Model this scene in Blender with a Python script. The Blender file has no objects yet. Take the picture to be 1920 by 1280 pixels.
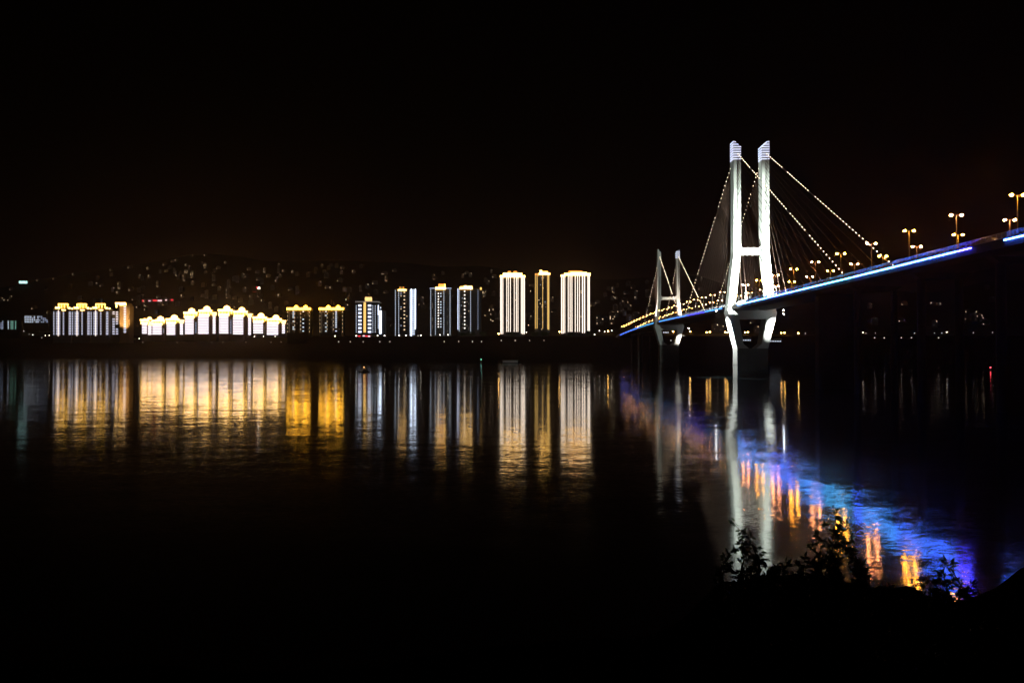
import bpy, math, random
from mathutils import Vector, Matrix
random.seed(7)
SC = bpy.context.scene
COL = SC.collection
# ------------------------------------------------------------------ camera
F = 1578.0; CH = 16.0; PITCH = math.atan(18.0 / F); CP, SP = math.cos(PITCH), math.sin(PITCH)
cd = bpy.data.cameras.new("camera"); cam = bpy.data.objects.new("camera", cd); COL.objects.link(cam)
cd.sensor_fit = 'HORIZONTAL'; cd.sensor_width = 36.0; cd.lens = 36.0 * F / 1920.0
cd.clip_start = 0.5; cd.clip_end = 30000
cam.location = (0, 0, CH); cam.rotation_euler = (math.pi / 2 + PITCH, 0, 0)
SC.camera = cam
def P(x, y, Y):                                   # point at ground distance Y seen at photo position x, y
    dx = (x - 960.0) / F; dy = (640.0 - y) / F
    t = Y / (CP - dy * SP)
    return Vector((dx * t, Y, CH + t * (SP + dy * CP)))
def px_of(X, Y, Z):
    dz = Z - CH; fw = Y * CP + dz * SP; up = -Y * SP + dz * CP
    return 960 + F * X / fw, 640 - F * up / fw
# ------------------------------------------------------------------ world, moonless night
W = bpy.data.worlds.new("World"); SC.world = W; W.use_nodes = True
nt = W.node_tree; nt.nodes.clear(); N = nt.nodes.new; L = nt.links.new
out = N('ShaderNodeOutputWorld'); bg = N('ShaderNodeBackground'); bg2 = N('ShaderNodeBackground'); add = N('ShaderNodeAddShader')
sky = N('ShaderNodeTexSky'); sky.sky_type = 'NISHITA'; sky.sun_disc = False
sky.sun_elevation = math.radians(-4); sky.sun_rotation = math.radians(200); sky.air_density = 1.2; sky.dust_density = 2.0
L(sky.outputs[0], bg.inputs['Color']); bg.inputs['Strength'].default_value = 0.0012
# light pollution of the town: the night sky itself glows faintly brown low over the far bank
tc = N('ShaderNodeTexCoord'); sx = N('ShaderNodeSeparateXYZ'); L(tc.outputs['Generated'], sx.inputs[0])
mr = N('ShaderNodeMapRange'); mr.inputs[1].default_value = 0.0; mr.inputs[2].default_value = 0.30; mr.inputs[3].default_value = 1; mr.inputs[4].default_value = 0
L(sx.outputs['Z'], mr.inputs[0])
pw = N('ShaderNodeMath'); pw.operation = 'POWER'; pw.inputs[1].default_value = 2.2; L(mr.outputs[0], pw.inputs[0])
mx = N('ShaderNodeMapRange'); mx.inputs[1].default_value = -0.75; mx.inputs[2].default_value = 0.42; mx.inputs[3].default_value = 1.0; mx.inputs[4].default_value = 0.05
ab = N('ShaderNodeMath'); ab.operation = 'ADD'; ab.inputs[1].default_value = 0.26; L(sx.outputs['X'], ab.inputs[0])
ab2 = N('ShaderNodeMath'); ab2.operation = 'ABSOLUTE'; L(ab.outputs[0], ab2.inputs[0])
mx.inputs[1].default_value = 0.0; mx.inputs[2].default_value = 0.5; L(ab2.outputs[0], mx.inputs[0])
fy = N('ShaderNodeMapRange'); fy.inputs[1].default_value = 0.0; fy.inputs[2].default_value = 0.6; L(sx.outputs['Y'], fy.inputs[0])
mu = N('ShaderNodeMath'); mu.operation = 'MULTIPLY'; L(pw.outputs[0], mu.inputs[0]); L(mx.outputs[0], mu.inputs[1])
mu2 = N('ShaderNodeMath'); mu2.operation = 'MULTIPLY'; L(mu.outputs[0], mu2.inputs[0]); L(fy.outputs[0], mu2.inputs[1])
mu3 = N('ShaderNodeMath'); mu3.operation = 'MULTIPLY'; mu3.inputs[1].default_value = 0.0070; L(mu2.outputs[0], mu3.inputs[0])
bg2.inputs['Color'].default_value = (1.0, 0.42, 0.28, 1); L(mu3.outputs[0], bg2.inputs['Strength'])
L(bg.outputs[0], add.inputs[0]); L(bg2.outputs[0], add.inputs[1]); L(add.outputs[0], out.inputs[0])
vs = SC.view_settings; vs.view_transform = 'Standard'; vs.look = 'None'; vs.exposure = 0; vs.gamma = 1; vs.use_curve_mapping = False
SC.render.film_transparent = False
cy = SC.cycles; cy.use_denoising = True; cy.use_adaptive_sampling = False
try:
    cy.denoiser = 'OPENIMAGEDENOISE'; cy.denoising_input_passes = 'RGB_ALBEDO_NORMAL'; cy.denoising_prefilter = 'ACCURATE'
except Exception: pass
cy.max_bounces = 4; cy.diffuse_bounces = 1; cy.glossy_bounces = 2; cy.volume_bounces = 0; cy.sample_clamp_indirect = 4; cy.use_light_tree = True
cy.filter_width = 1.5
# ------------------------------------------------------------------ materials
MATS = {}
def mat(name, col, rough=0.75, metal=0.0, noise=None, spec=0.3):
    if name in MATS: return MATS[name]
    m = bpy.data.materials.new(name); m.use_nodes = True; t = m.node_tree; b = t.nodes['Principled BSDF']
    b.inputs['Base Color'].default_value = (*col, 1); b.inputs['Roughness'].default_value = rough; b.inputs['Metallic'].default_value = metal
    b.inputs['Specular IOR Level'].default_value = spec
    if noise:
        sc, amt = noise
        c = t.nodes.new('ShaderNodeTexCoord'); n = t.nodes.new('ShaderNodeTexNoise'); n.inputs['Scale'].default_value = sc; n.inputs['Detail'].default_value = 5
        r = t.nodes.new('ShaderNodeMix'); r.data_type = 'RGBA'
        r.inputs[6].default_value = (*[v * (1 - amt) for v in col], 1); r.inputs[7].default_value = (*[min(1, v * (1 + amt)) for v in col], 1)
        t.links.new(c.outputs['Object'], n.inputs['Vector']); t.links.new(n.outputs[0], r.inputs[0]); t.links.new(r.outputs[2], b.inputs['Base Color'])
    MATS[name] = m; return m
def em(name, col, s=1.0):
    if name in MATS: return MATS[name]
    m = bpy.data.materials.new(name); m.use_nodes = True; e = m.node_tree.nodes['Principled BSDF']; k = max(col)
    e.inputs['Base Color'].default_value = (*[.75 * c / k for c in col], 1); e.inputs['Roughness'].default_value = .6
    e.inputs['Emission Color'].default_value = (*[c / k for c in col], 1); e.inputs['Emission Strength'].default_value = k * s
    MATS[name] = m; return m
concrete = mat('pale concrete', (.50, .50, .47), .8, noise=(.25, .14))
darkconc = mat('weathered concrete', (.13, .128, .12), .85, noise=(.3, .25))
asphalt = mat('asphalt', (.05, .05, .05), .9, noise=(2, .2))
steel = mat('painted steel', (.42, .42, .43), .45, .4, noise=(3, .1))
cablem = mat('cable sheath', (.07, .04, .03), .6)
wall_g = mat('grey render wall', (.20, .19, .20), .9, noise=(.08, .2))
wall_d = mat('dark render wall', (.09, .085, .09), .9, noise=(.08, .2))
wall_p = mat('pink grey tile wall', (.36, .28, .30), .85, noise=(.08, .15))
wall_t = mat('tan tile wall', (.42, .30, .18), .85, noise=(.08, .12))
stone = mat('cream cornice stone', (.55, .48, .36), .8, noise=(.1, .1))
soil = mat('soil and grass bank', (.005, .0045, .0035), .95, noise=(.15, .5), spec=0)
bankm = mat('muddy river bank', (.012, .009, .009), .95, noise=(.02, .4), spec=0)
hillm = mat('wooded hill', (.085, .07, .055), .95, noise=(.012, .5), spec=.1)
bark = mat('bark', (.06, .045, .03), .9, noise=(8, .3))
leafm = mat('leaf', (.035, .06, .02), .6, noise=(4, .4))
hullm = mat('tarred hull', (.03, .03, .035), .6, noise=(1, .3))
whitep = mat('white boat paint', (.6, .6, .58), .5, noise=(1, .1))
lampmetal = mat('galvanised lamp pole', (.5, .48, .45), .5, .3, noise=(5, .1))
WHITE = em('white facade light', (1, .90, .97), 2.2)
CREAM = em('cream line light', (1, .83, .68), 2.1)
GOLDL = em('gold line light', (1, .60, .16), 1.3)
CROWN = em('crown gold floodlit glow', (22, 11.6, 1.6), .42)  # crown emissions stand in for yellow floodlight falling on the roof stone
CROWNC = em('crown golden floodlit glow', (24, 11, .7), .70)
CROWNW = em('crown warm white floodlit glow', (20, 11.4, 3.2), .40)
AMBER = em('amber floodlit glow', (1.25, .42, .06), 1.0)  # orange floodlight on upper crown tiers, put in as emission
COOL = em('cool window light', (.74, .84, 1.0), 1.25)
COOLD = em('cool dim light', (.62, .72, 1.0), .75)
DASH = em('balcony dash light', (.80, .80, 1.0), 1.15)
DIMW = em('dim window', (1, .82, .66), .16)
WARMW = em('warm window', (1, .72, .42), 1.2)
STRIPW = em('bright white strip', (.80, .92, 1.15), 3.0)
ORLAMP = em('sodium lamp', (420, 158, 11), .95)
PKLAMP = em('sodium lamp pinkish', (420, 140, 42), .85)
ORFAR = em('far sodium lamp', (60, 30, 7), 1.0)
WHLAMP = em('white lamp', (9, 8, 6.6), 1.0)
WHSM = em('small white lamp', (2.6, 2.3, 2.0), 1.0)
BULB = em('cable bulb', (9.5, 7.2, 4.8), 1.0)
BAND = em('pylon band light', (1.7, 1.8, 2.4), 1.0)
REDN = em('red neon', (1.6, .06, .09), 1.0)
PINKN = em('pink white neon', (1.6, 1.0, 1.1), 1.0)
TEAL = em('teal white neon', (.7, 1.25, 1.2), 1.6)
GREENW = em('greenish window', (.35, .8, .62), .8)
FLOODB = em('bare flood lamp', (130, 140, 143), 1.0)
FLOODM = em('flood lens', (40, 46, 42), 1.0)
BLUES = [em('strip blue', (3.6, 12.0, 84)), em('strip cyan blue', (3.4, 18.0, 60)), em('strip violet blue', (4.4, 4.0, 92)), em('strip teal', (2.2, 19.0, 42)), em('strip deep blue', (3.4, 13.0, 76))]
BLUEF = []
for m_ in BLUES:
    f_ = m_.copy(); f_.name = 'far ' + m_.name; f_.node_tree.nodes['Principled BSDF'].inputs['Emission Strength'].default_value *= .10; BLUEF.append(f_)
ORLAMP2 = em('sodium lamp beyond the near pylon', (84, 36, 9), 1.0)
# ------------------------------------------------------------------ mesh helpers
class MB:
    def __init__(s): s.v = []; s.f = []; s.mi = []
    def face(s, pts, mi=0):
        b = len(s.v); s.v += [tuple(p) for p in pts]; s.f.append(tuple(range(b, b + len(pts)))); s.mi.append(mi)
    def hexa(s, c, mi=0):                        # 8 corners: bottom 4 ccw, top 4 ccw
        b = len(s.v); s.v += [tuple(p) for p in c]
        for q in ((3, 2, 1, 0), (4, 5, 6, 7), (0, 1, 5, 4), (1, 2, 6, 5), (2, 3, 7, 6), (3, 0, 4, 7)):
            s.f.append(tuple(b + i for i in q)); s.mi.append(mi)
        return s
    def box(s, x0, x1, y0, y1, z0, z1, mi=0):
        return s.hexa([(x0, y0, z0), (x1, y0, z0), (x1, y1, z0), (x0, y1, z0), (x0, y0, z1), (x1, y0, z1), (x1, y1, z1), (x0, y1, z1)], mi)
    def pbox(s, x0, y0, x1, y1, Y, depth, mi=0):  # box whose front face spans the given photo rectangle at distance Y
        a = P(x0, y1, Y); c = P(x1, y0, Y)
        return s.box(a.x, c.x, Y, Y + depth, a.z, c.z, mi)
    def tube(s, p0, p1, r0, r1=None, n=6, mi=0, cap=True):
        p0 = Vector(p0); p1 = Vector(p1); r1 = r0 if r1 is None else r1
        d = (p1 - p0).normalized(); a = Vector((0, 0, 1)) if abs(d.z) < .9 else Vector((1, 0, 0))
        u = d.cross(a).normalized(); w = d.cross(u); b = len(s.v)
        for p, r in ((p0, r0), (p1, r1)):
            for i in range(n):
                t = 2 * math.pi * i / n; s.v.append(tuple(p + u * math.cos(t) * r + w * math.sin(t) * r))
        for i in range(n):
            j = (i + 1) % n; s.f.append((b + i, b + j, b + n + j, b + n + i)); s.mi.append(mi)
        if cap:
            s.f.append(tuple(b + i for i in range(n))[::-1]); s.mi.append(mi); s.f.append(tuple(b + n + i for i in range(n))); s.mi.append(mi)
        return s
    def lathe(s, c, prof, n=12, mi=0):           # prof: (radius, z)
        b = len(s.v); c = Vector(c)
        for r, z in prof:
            for i in range(n):
                t = 2 * math.pi * i / n; s.v.append((c.x + r * math.cos(t), c.y + r * math.sin(t), c.z + z))
        for k in range(len(prof) - 1):
            for i in range(n):
                j = (i + 1) % n; s.f.append((b + k * n + i, b + k * n + j, b + (k + 1) * n + j, b + (k + 1) * n + i)); s.mi.append(mi)
        return s
    def ball(s, c, r, n=8, rings=5, sz=1.0, mi=0):
        return s.lathe(c, [(max(.001, r * math.sin(math.pi * k / rings)), -r * sz * math.cos(math.pi * k / rings)) for k in range(rings + 1)], n, mi)
    def mesh(s, name, mats, org=(0, 0, 0)):
        me = bpy.data.meshes.new(name); o = Vector(org)
        me.from_pydata([(v[0] - o.x, v[1] - o.y, v[2] - o.z) for v in s.v], [], s.f)
        for m in (mats if isinstance(mats, (list, tuple)) else [mats]): me.materials.append(m)
        if any(s.mi): me.polygons.foreach_set('material_index', s.mi)
        me.update(); return me
    def build(s, name, mats, parent=None, org=None):
        if org is None: org = parent['_o'] if parent is not None and '_o' in parent else (0, 0, 0)
        o = bpy.data.objects.new(name, s.mesh(name, mats, org)); COL.objects.link(o)
        if parent is not None: o.parent = parent; o['_o'] = tuple(parent['_o'])
        else: o['_o'] = tuple(org); o.location = org
        return o
def tag(o, label=None, cat=None, group=None, kind=None):
    for k, v in (('label', label), ('category', cat), ('group', group), ('kind', kind)):
        if v: o[k] = v
    return o
def root(name, loc, label, cat, group=None):
    o = bpy.data.objects.new(name, None); COL.objects.link(o); o.location = loc; o['_o'] = tuple(loc); o.empty_display_size = 1
    return tag(o, label, cat, group)
def inst(name, me, parent, loc):                 # loc is in world space
    o = bpy.data.objects.new(name, me); COL.objects.link(o); o.parent = parent
    o.location = Vector(loc) - Vector(parent['_o']); o['_o'] = tuple(loc)
    return o
def spot(name, loc, to, power, col, ang, blend=.4, size=.3, parent=None):
    d = bpy.data.lights.new(name, 'SPOT'); d.energy = power; d.color = col; d.spot_size = math.radians(ang); d.spot_blend = blend; d.shadow_soft_size = size
    o = bpy.data.objects.new(name, d); COL.objects.link(o)
    o.rotation_euler = (Vector(to) - Vector(loc)).to_track_quat('-Z', 'Y').to_euler()
    if parent: o.parent = parent; o.location = Vector(loc) - Vector(parent['_o'])
    else: o.location = loc
    return o
# ------------------------------------------------------------------ terrain of the far bank
def lerp_table(tb, x):
    if x <= tb[0][0]: return tb[0][1]
    for (a, va), (b, vb) in zip(tb, tb[1:]):
        if x <= b: return va + (vb - va) * (x - a) / (b - a)
    return tb[-1][1]
SHORE = [(-900, 1950), (0, 1930), (450, 1800), (545, 1690), (575, 1400), (610, 1170), (700, 1140), (1080, 1140), (1200, 1080), (1300, 1040), (1500, 1060), (1900, 1090), (2900, 1100)]
RIDGE = [(-900, 560), (0, 540), (60, 526), (130, 514), (200, 504), (250, 497), (300, 489), (345, 479), (400, 476), (450, 481), (500, 490), (640, 488), (760, 493), (830, 500), (900, 498), (950, 506), (1050, 521), (1150, 524), (1220, 520), (1310, 516), (1400, 548), (1500, 556), (1640, 542), (1750, 548), (1850, 528), (1920, 526), (2900, 540)]
YR = 4700.0
def hnoise(x, y):
    return math.sin(x * .013 + y * .0021) + .6 * math.sin(x * .031 - y * .0037 + 1.3) + .4 * math.sin(x * .071 + y * .006)
def tz(x, Y):
    ys = lerp_table(SHORE, x)
    y1 = ys + 190; y2 = ys + 480
    zt = P(x, 633, y1).z; z2 = P(x, 629.5, y2).z; zr = P(x, lerp_table(RIDGE, x), YR).z
    if Y < ys: return -.06 * (ys - Y)
    if Y < y1:
        t = (Y - ys) / (y1 - ys); return zt * (.55 * t + .45 * t * t) + .5 * math.sin(x * .2) * t * (1 - t)
    if Y < y2:
        t = (Y - y1) / (y2 - y1); return zt + (z2 - zt) * t
    if Y <= YR:
        t = (Y - y2) / (YR - y2); s = t ** 1.12
        return z2 + (zr - z2) * s + 9 * hnoise(x, Y) * math.sin(math.pi * t)
    return zr - (Y - YR) * .18
def ground_at(x, y, y0=None, y1=YR):             # distance at which the terrain shows at photo position x, y
    Y = (lerp_table(SHORE, x) + 6) if y0 is None else y0
    while Y < y1:
        if px_of((x - 960) / F * Y, Y, tz(x, Y))[1] <= y: return Y
        Y += 8
    return None
mb = MB(); xs = [-900 + 25 * i for i in range(153)]
ts = [-200, -60, 0] + [190 * k / 6 for k in range(1, 7)] + [290, 380, 480]
hs = [k / 26 for k in range(1, 27)]
nrow = len(ts) + len(hs) + 3
for x in xs:
    ys = lerp_table(SHORE, x)
    Ys = [ys + t for t in ts] + [ys + 480 + (YR - ys - 480) * h for h in hs] + [YR + 400, YR + 1500, YR + 4000]
    for Y in Ys: mb.v.append(((x - 960) / F * Y, Y, tz(x, Y)))
for nm_, ja, jb, mm in (('far_bank', 0, len(ts) - 1, bankm), ('hills', len(ts) - 1, nrow - 1, hillm)):
    m2 = MB(); m2.v = list(mb.v)
    for i in range(len(xs) - 1):
        for j in range(ja, jb):
            a = i * nrow + j; m2.f.append((a, a + nrow, a + nrow + 1, a + 1)); m2.mi.append(0)
    o_ = m2.build(nm_, mm); tag(o_, kind='structure')
    for p in o_.data.polygons: p.use_smooth = True
# near bank under the camera
EDG = [(1240, 0), (1340, 12), (1450, 14), (1540, 12), (1640, 8), (1705, 9), (1750, 6.5), (1795, 4.5), (1835, 5), (1875, 10), (1900, 14), (2100, 17)]
mb = MB(); nx, ny = 90, 60
def nz(X, Y):
    edge = 45 + 2.5 * math.sin(X * .09) + 1.3 * math.sin(X * .31 + 1) + lerp_table(EDG, 960 + F * X / max(Y, 8))
    t = max(0, (edge - Y) / edge)
    return -1.2 + 15.3 * min(1, t) ** .8 + .25 * math.sin(X * .7 + Y * .5) - (0 if Y < edge else (Y - edge) * .2)
for i in range(nx + 1):
    for j in range(ny + 1):
        X = -90 + 180 * i / nx; Y = -25 + 90 * j / ny; mb.v.append((X, Y, nz(X, max(Y, 0))))
for i in range(nx):
    for j in range(ny):
        a = i * (ny + 1) + j; mb.f.append((a, a + ny + 1, a + ny + 2, a + 1)); mb.mi.append(0)
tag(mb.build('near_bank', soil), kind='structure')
# ------------------------------------------------------------------ water
wm = bpy.data.materials.new('river water'); wm.use_nodes = True; t = wm.node_tree; b = t.nodes['Principled BSDF']
b.inputs['Base Color'].default_value = (.004, .007, .008, 1); b.inputs['IOR'].default_value = 1.333; b.inputs['Specular IOR Level'].default_value = .5
tcw = t.nodes.new('ShaderNodeTexCoord')
def noise(scale, detail, stretch, rough=.55, rot=0):
    mp = t.nodes.new('ShaderNodeMapping'); mp.inputs['Scale'].default_value = stretch; mp.inputs['Rotation'].default_value = (0, 0, rot)
    t.links.new(tcw.outputs['Object'], mp.inputs[0])
    n = t.nodes.new('ShaderNodeTexNoise'); n.inputs['Scale'].default_value = scale; n.inputs['Detail'].default_value = detail; n.inputs['Roughness'].default_value = rough
    t.links.new(mp.outputs[0], n.inputs['Vector']); return n
n1 = noise(2.2, 3, (.5, 1, 1), .65, .12)
n2 = noise(.22, 2, (.5, 1, 1), .5, -.2)
n3 = noise(.012, 2, (.35, 1, 1), .5)
# slopes of the ripples, taken straight from the noise vectors; wind waves run towards the bank, so the slopes along Y are larger
def vm(op, a, c):
    n = t.nodes.new('ShaderNodeVectorMath'); n.operation = op
    for i, q in enumerate((a, c)):
        if isinstance(q, tuple): n.inputs[i].default_value = q
        else: t.links.new(q, n.inputs[i])
    return n.outputs[0]
SLX, SLY = .015, .080
s1 = vm('MULTIPLY', vm('SUBTRACT', n1.outputs['Color'], (.5, .5, .5)), (SLX, SLY, 0))
s2 = vm('MULTIPLY', vm('SUBTRACT', n2.outputs['Color'], (.5, .5, .5)), (SLX * .4, SLY * .42, 0))
nn = t.nodes.new('ShaderNodeVectorMath'); nn.operation = 'NORMALIZE'
t.links.new(vm('ADD', vm('ADD', s1, s2), (0, 0, 1)), nn.inputs[0]); t.links.new(nn.outputs[0], b.inputs['Normal'])
rr = t.nodes.new('ShaderNodeMapRange'); rr.inputs[1].default_value = .35; rr.inputs[2].default_value = .65; rr.inputs[3].default_value = .068; rr.inputs[4].default_value = .088
t.links.new(n3.outputs[0], rr.inputs[0]); t.links.new(rr.outputs[0], b.inputs['Roughness'])
mb = MB(); mb.face([(-4000, 30, 0), (5000, 30, 0), (5000, 2400, 0), (-4000, 2400, 0)])
tag(mb.build('river', wm), kind='structure')
# ------------------------------------------------------------------ the bridge
BX, BS = 127.0, .0317
def B(lat, Y, z): return Vector((BX + BS * Y + lat, Y, z))
DECK = [(60, 43.0), (205, 43.9), (300, 43.4), (505, 43.0), (664, 44.0), (823, 44.6), (955, 43.4), (1080, 41.6), (1171, 39.4), (1260, 37.6), (1400, 37.2)]
def dz(Y):
    s = 0
    for o in (-40, -20, 0, 20, 40): s += lerp_table(DECK, Y + o)
    return s / 5
T1, T2 = 505.0, 823.0
bridge = root('cable_stayed_bridge', B(0, T1, 0), 'long cable stayed bridge with two lit white pylons crossing the river at night', 'bridge')
def sweep(prof, y0, y1, step, name, m, parent=bridge):   # prof: closed list of (lateral, dz) around the deck line
    mb = MB(); n = len(prof); Ys = [y0]
    while Ys[-1] + step < y1: Ys.append(Ys[-1] + step)
    Ys.append(y1)
    for Y in Ys:
        for a, c in prof: mb.v.append(tuple(B(a, Y, dz(Y) + c)))
    for k in range(len(Ys) - 1):
        for i in range(n):
            j = (i + 1) % n; mb.f.append((k * n + i, k * n + j, (k + 1) * n + j, (k + 1) * n + i)); mb.mi.append(0)
    mb.f.append(tuple(range(n))[::-1]); mb.mi.append(0); mb.f.append(tuple(range((len(Ys) - 1) * n, len(Ys) * n))); mb.mi.append(0)
    return mb.build(name, m, parent)
sweep([(-11.8, .1), (-11.8, -.75), (-10.6, -1.1), (-8.2, -3.0), (8.2, -3.0), (10.6, -1.1), (11.8, -.75), (11.8, .1)], 90, 1250, 15, 'deck_girder', darkconc)
sweep([(-11.0, .22), (-11.0, .104), (11.0, .104), (11.0, .22)], 90, 1290, 15, 'roadway', asphalt)
for s in (-1, 1):
    sweep([(s * 11.75, .36), (s * 11.75, .104), (s * 11.05, .104), (s * 11.05, .36)], 90, 1250, 15, 'kerb', concrete)
    mb = MB(); Y = 92.0
    rl = s * 11.55
    while Y < 1245:
        z = dz(Y) + .36; c = B(rl, Y, z)
        mb.box(c.x - .07, c.x + .07, Y - .07, Y + .07, z, z + 1.25); Y += 2.5
    Ys = [92 + 10 * k for k in range(116)]
    for hgt, r in ((1.25, .07), (.9, .035), (.62, .035), (.34, .035)):
        for a, c in zip(Ys, Ys[1:]): mb.tube(B(rl, a, dz(a) + .36 + hgt), B(rl, c, dz(c) + .36 + hgt), r, n=4, cap=False)
    mb.build('railing', steel, bridge)
sweep([(-11.86, .1), (-11.86, -2.1), (-11.80, -2.1), (-11.80, .1)], 90, 1250, 15, 'strip_light_blocker', hullm)  # added plate, keeps the blue strip's light off the piers
# LED strip along the river side of the deck
def yn(x): return 115.2 * F / (x - 1010.0)
segs = [(2300, 1885.5, 0), (1823, 1797, 2), (1794.5, 1741, 0), (1738.5, 1680, 4), (1680, 1618, 1), (1616, 1601, 0), (1599, 1545, 3), (1545, 1493.5, 1), (1491, 1440, 4), (1440, 1384, 1), (1354.5, 1322, 1), (1322, 1290, 2), (1290, 1262, 4), (1262, 1236, 1), (1226, 1200, 3), (1200, 1172, 4), (1171, 1163, 0)]
for xa, xb, ci in segs:
    ya = max(92, yn(xa)); yb = yn(xb)
    mb = MB(); n = max(1, int((yb - ya) / 15)); Ys = [ya + (yb - ya) * k / n for k in range(n + 1)]
    for a, c in zip(Ys, Ys[1:]):
        p = B(-12.0, a, dz(a) - .38); q = B(-12.0, c, dz(c) - .38); w = .1; h = .12
        mb.hexa([(p.x - w, a, p.z - h), (p.x + w, a, p.z - h), (q.x + w, c, q.z - h), (q.x - w, c, q.z - h), (p.x - w, a, p.z + h), (p.x + w, a, p.z + h), (q.x + w, c, q.z + h), (q.x - w, c, q.z + h)])
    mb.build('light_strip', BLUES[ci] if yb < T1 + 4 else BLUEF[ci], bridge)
# pylons
def slab(mb, Ya, Yb, quad, Yc, mi=0):            # quad: (lat, z) x4 counter-clockwise seen from the camera, extruded Ya..Yb
    f = [Vector((BX + BS * Yc + a, Ya, z)) for a, z in quad]; g = [Vector((BX + BS * Yc + a, Yb, z)) for a, z in quad]
    b0 = len(mb.v); mb.v += [tuple(p) for p in f + g]; n = len(quad)
    mb.f.append(tuple(b0 + i for i in range(n))); mb.mi.append(mi); mb.f.append(tuple(b0 + n + i for i in range(n))[::-1]); mb.mi.append(mi)
    for i in range(n):
        j = (i + 1) % n; mb.f.append((b0 + j, b0 + i, b0 + n + i, b0 + n + j)); mb.mi.append(mi)
def pylon(Yc, zk, ztop, zin, base, knee, hw, dep, zpier, vtop, bands, name_label):
    """base/knee: lateral centre of a leg at the deck and at the crossbeam; hw: half width of a leg; dep: its depth"""
    pr = tag(MB().tube(B(0, Yc, -6), B(0, Yc, -5), .5).build('pylon', darkconc, bridge), name_label)
    ya, yb = Yc - dep / 2, Yc + dep / 2; zd = dz(Yc) - 3.2
    for s in (-1, 1):
        mb = MB()
        def q(pts): return pts if s > 0 else [(-a, z) for a, z in pts][::-1]
        slab(mb, ya, yb, q([(base - hw, zd), (base + hw, zd), (knee + hw, zk), (knee - hw, zk)]), Yc)
        # upper shaft with a recessed groove down its face
        g = hw * .22
        slab(mb, ya, yb, q([(knee - hw, zk), (knee - g, zk), (knee - g, ztop - (ztop - zin) * .62), (knee - hw, zin)]), Yc)
        slab(mb, ya, yb, q([(knee + g, zk), (knee + hw, zk), (knee + hw, ztop), (knee + g, ztop - (ztop - zin) * .38)]), Yc)
        slab(mb, ya + .9, yb - .9, q([(knee - g, zk), (knee + g, zk), (knee + g, zin), (knee - g, zin)]), Yc)
        mb.build('leg', concrete, pr)
        if bands:
            z = zin - 7.4 if bands > 1 else zin - 5.2
            k = 0
            while z < ztop - 1.0 and k < 9:
                if bands == 1 and s < 0: break
                wi = knee - hw if z < zin - .3 else knee - hw + (z - zin) / (ztop - zin) * 2 * hw
                bm = MB(); X0 = BX + BS * Yc
                lo, hi = (wi, knee + hw) if s > 0 else (-knee - hw, -wi)
                bm.box(X0 + lo - .12, X0 + hi + .12, ya - .18, ya - .02, z, z + .28)
                bm.box(X0 + lo - .30, X0 + lo - .12, ya - .18, yb, z, z + .28)
                bm.build('band_light', BAND, pr); z += 1.46 if bands > 1 else 1.9; k += 1
    mb = MB(); X0 = BX + BS * Yc; w = knee - hw
    bh = 3.8 if bands > 1 else 2.0
    slab(mb, ya + 1.2, yb - 1.2, [(-w - .4, zk - .6), (w + .4, zk - .6), (w + .4, zk - .6 + bh), (-w - .4, zk - .6 + bh)], Yc)
    slab(mb, ya + 1.2, yb - 1.2, [(-w, zk - .6 + bh), (-w + 1.4, zk - .6 + bh), (-w, zk + 1 + bh)], Yc)
    slab(mb, ya + 1.2, yb - 1.2, [(w - 1.4, zk - .6 + bh), (w, zk - .6 + bh), (w, zk + 1 + bh)], Yc)
    slab(mb, ya + .9, yb - .9, [(-w, zk - .85), (w, zk - .85), (w, zk - .2), (-w, zk - .2)], Yc)
    cb = mb.build('crossbeam', concrete, pr)
    if bands > 1:                                # six characters in dark strokes, too blurred in the photo to read
        lm = MB(); rnd = random.Random(3)
        for k in range(6):
            cx = X0 - 5.4 + k * 2.15; y0 = ya + 1.12; zz = zk + .35; 
            def st(a, b_, c, d): lm.box(X0 * 0 + cx + a, cx + c, y0 - .1, y0, zz + b_, zz + d)
            st(.1, 1.75, 1.6, 2.15); st(.6, .0, 1.0, 2.6); st(.0, .9, 1.7, 1.3)
            if k % 2: st(.1, .1, .32, 1.0); st(1.25, .1, 1.47, 1.0)
            else: st(.25, .1, 1.4, .32)
        lm.build('lettering', hullm, cb)
    # pier below the deck: V legs on a broad shaft
    zb = zpier
    for s in (-1, 1):
        mb = MB()
        def q(pts): return pts if s > 0 else [(-a, z) for a, z in pts][::-1]
        slab(mb, Yc - 5, Yc + 5, q([(5.0, zb), (9.2, zb), (14.6, zd - .6), (8.0, zd - 4.8)]), Yc)
        slab(mb, Yc - 5, Yc + 5, q([(2.2, zb), (5.0, zb), (5.75, zb + 3.0)]), Yc)
        mb.build('strut', concrete, pr)
    mb = MB(); slab(mb, Yc - 4.8, Yc + 4.8, [(-8.6, zd - 4.8), (8.6, zd - 4.8), (14.2, zd - .6), (14.2, zd + .15), (-14.2, zd + .15), (-14.2, zd - .6)], Yc)
    mb.build('pier_cap', concrete, pr)
    mb = MB(); mb.box(X0 - 9.2, X0 + 9.2, Yc - 5, Yc + 5, -6, zb)
    mb.box(X0 - 9.32, X0 + 9.32, Yc - 5.12, Yc + 5.12, zb * .45, zb * .45 + .5)
    mb.build('pier_shaft', darkconc, pr)
    return pr
py1 = pylon(T1, 74.6, 141.9, 137.9, 12.3, 8.5, 2.15, 7.2, 17.6, 14.6, 8, 'tall near pylon with violet banded tops')
py2 = pylon(T2, 67.2, 115.4, 112.4, 12.0, 9.1, 1.5, 5.6, 22.0, 14.6, 1, 'smaller far pylon, one top lit violet')
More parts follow.
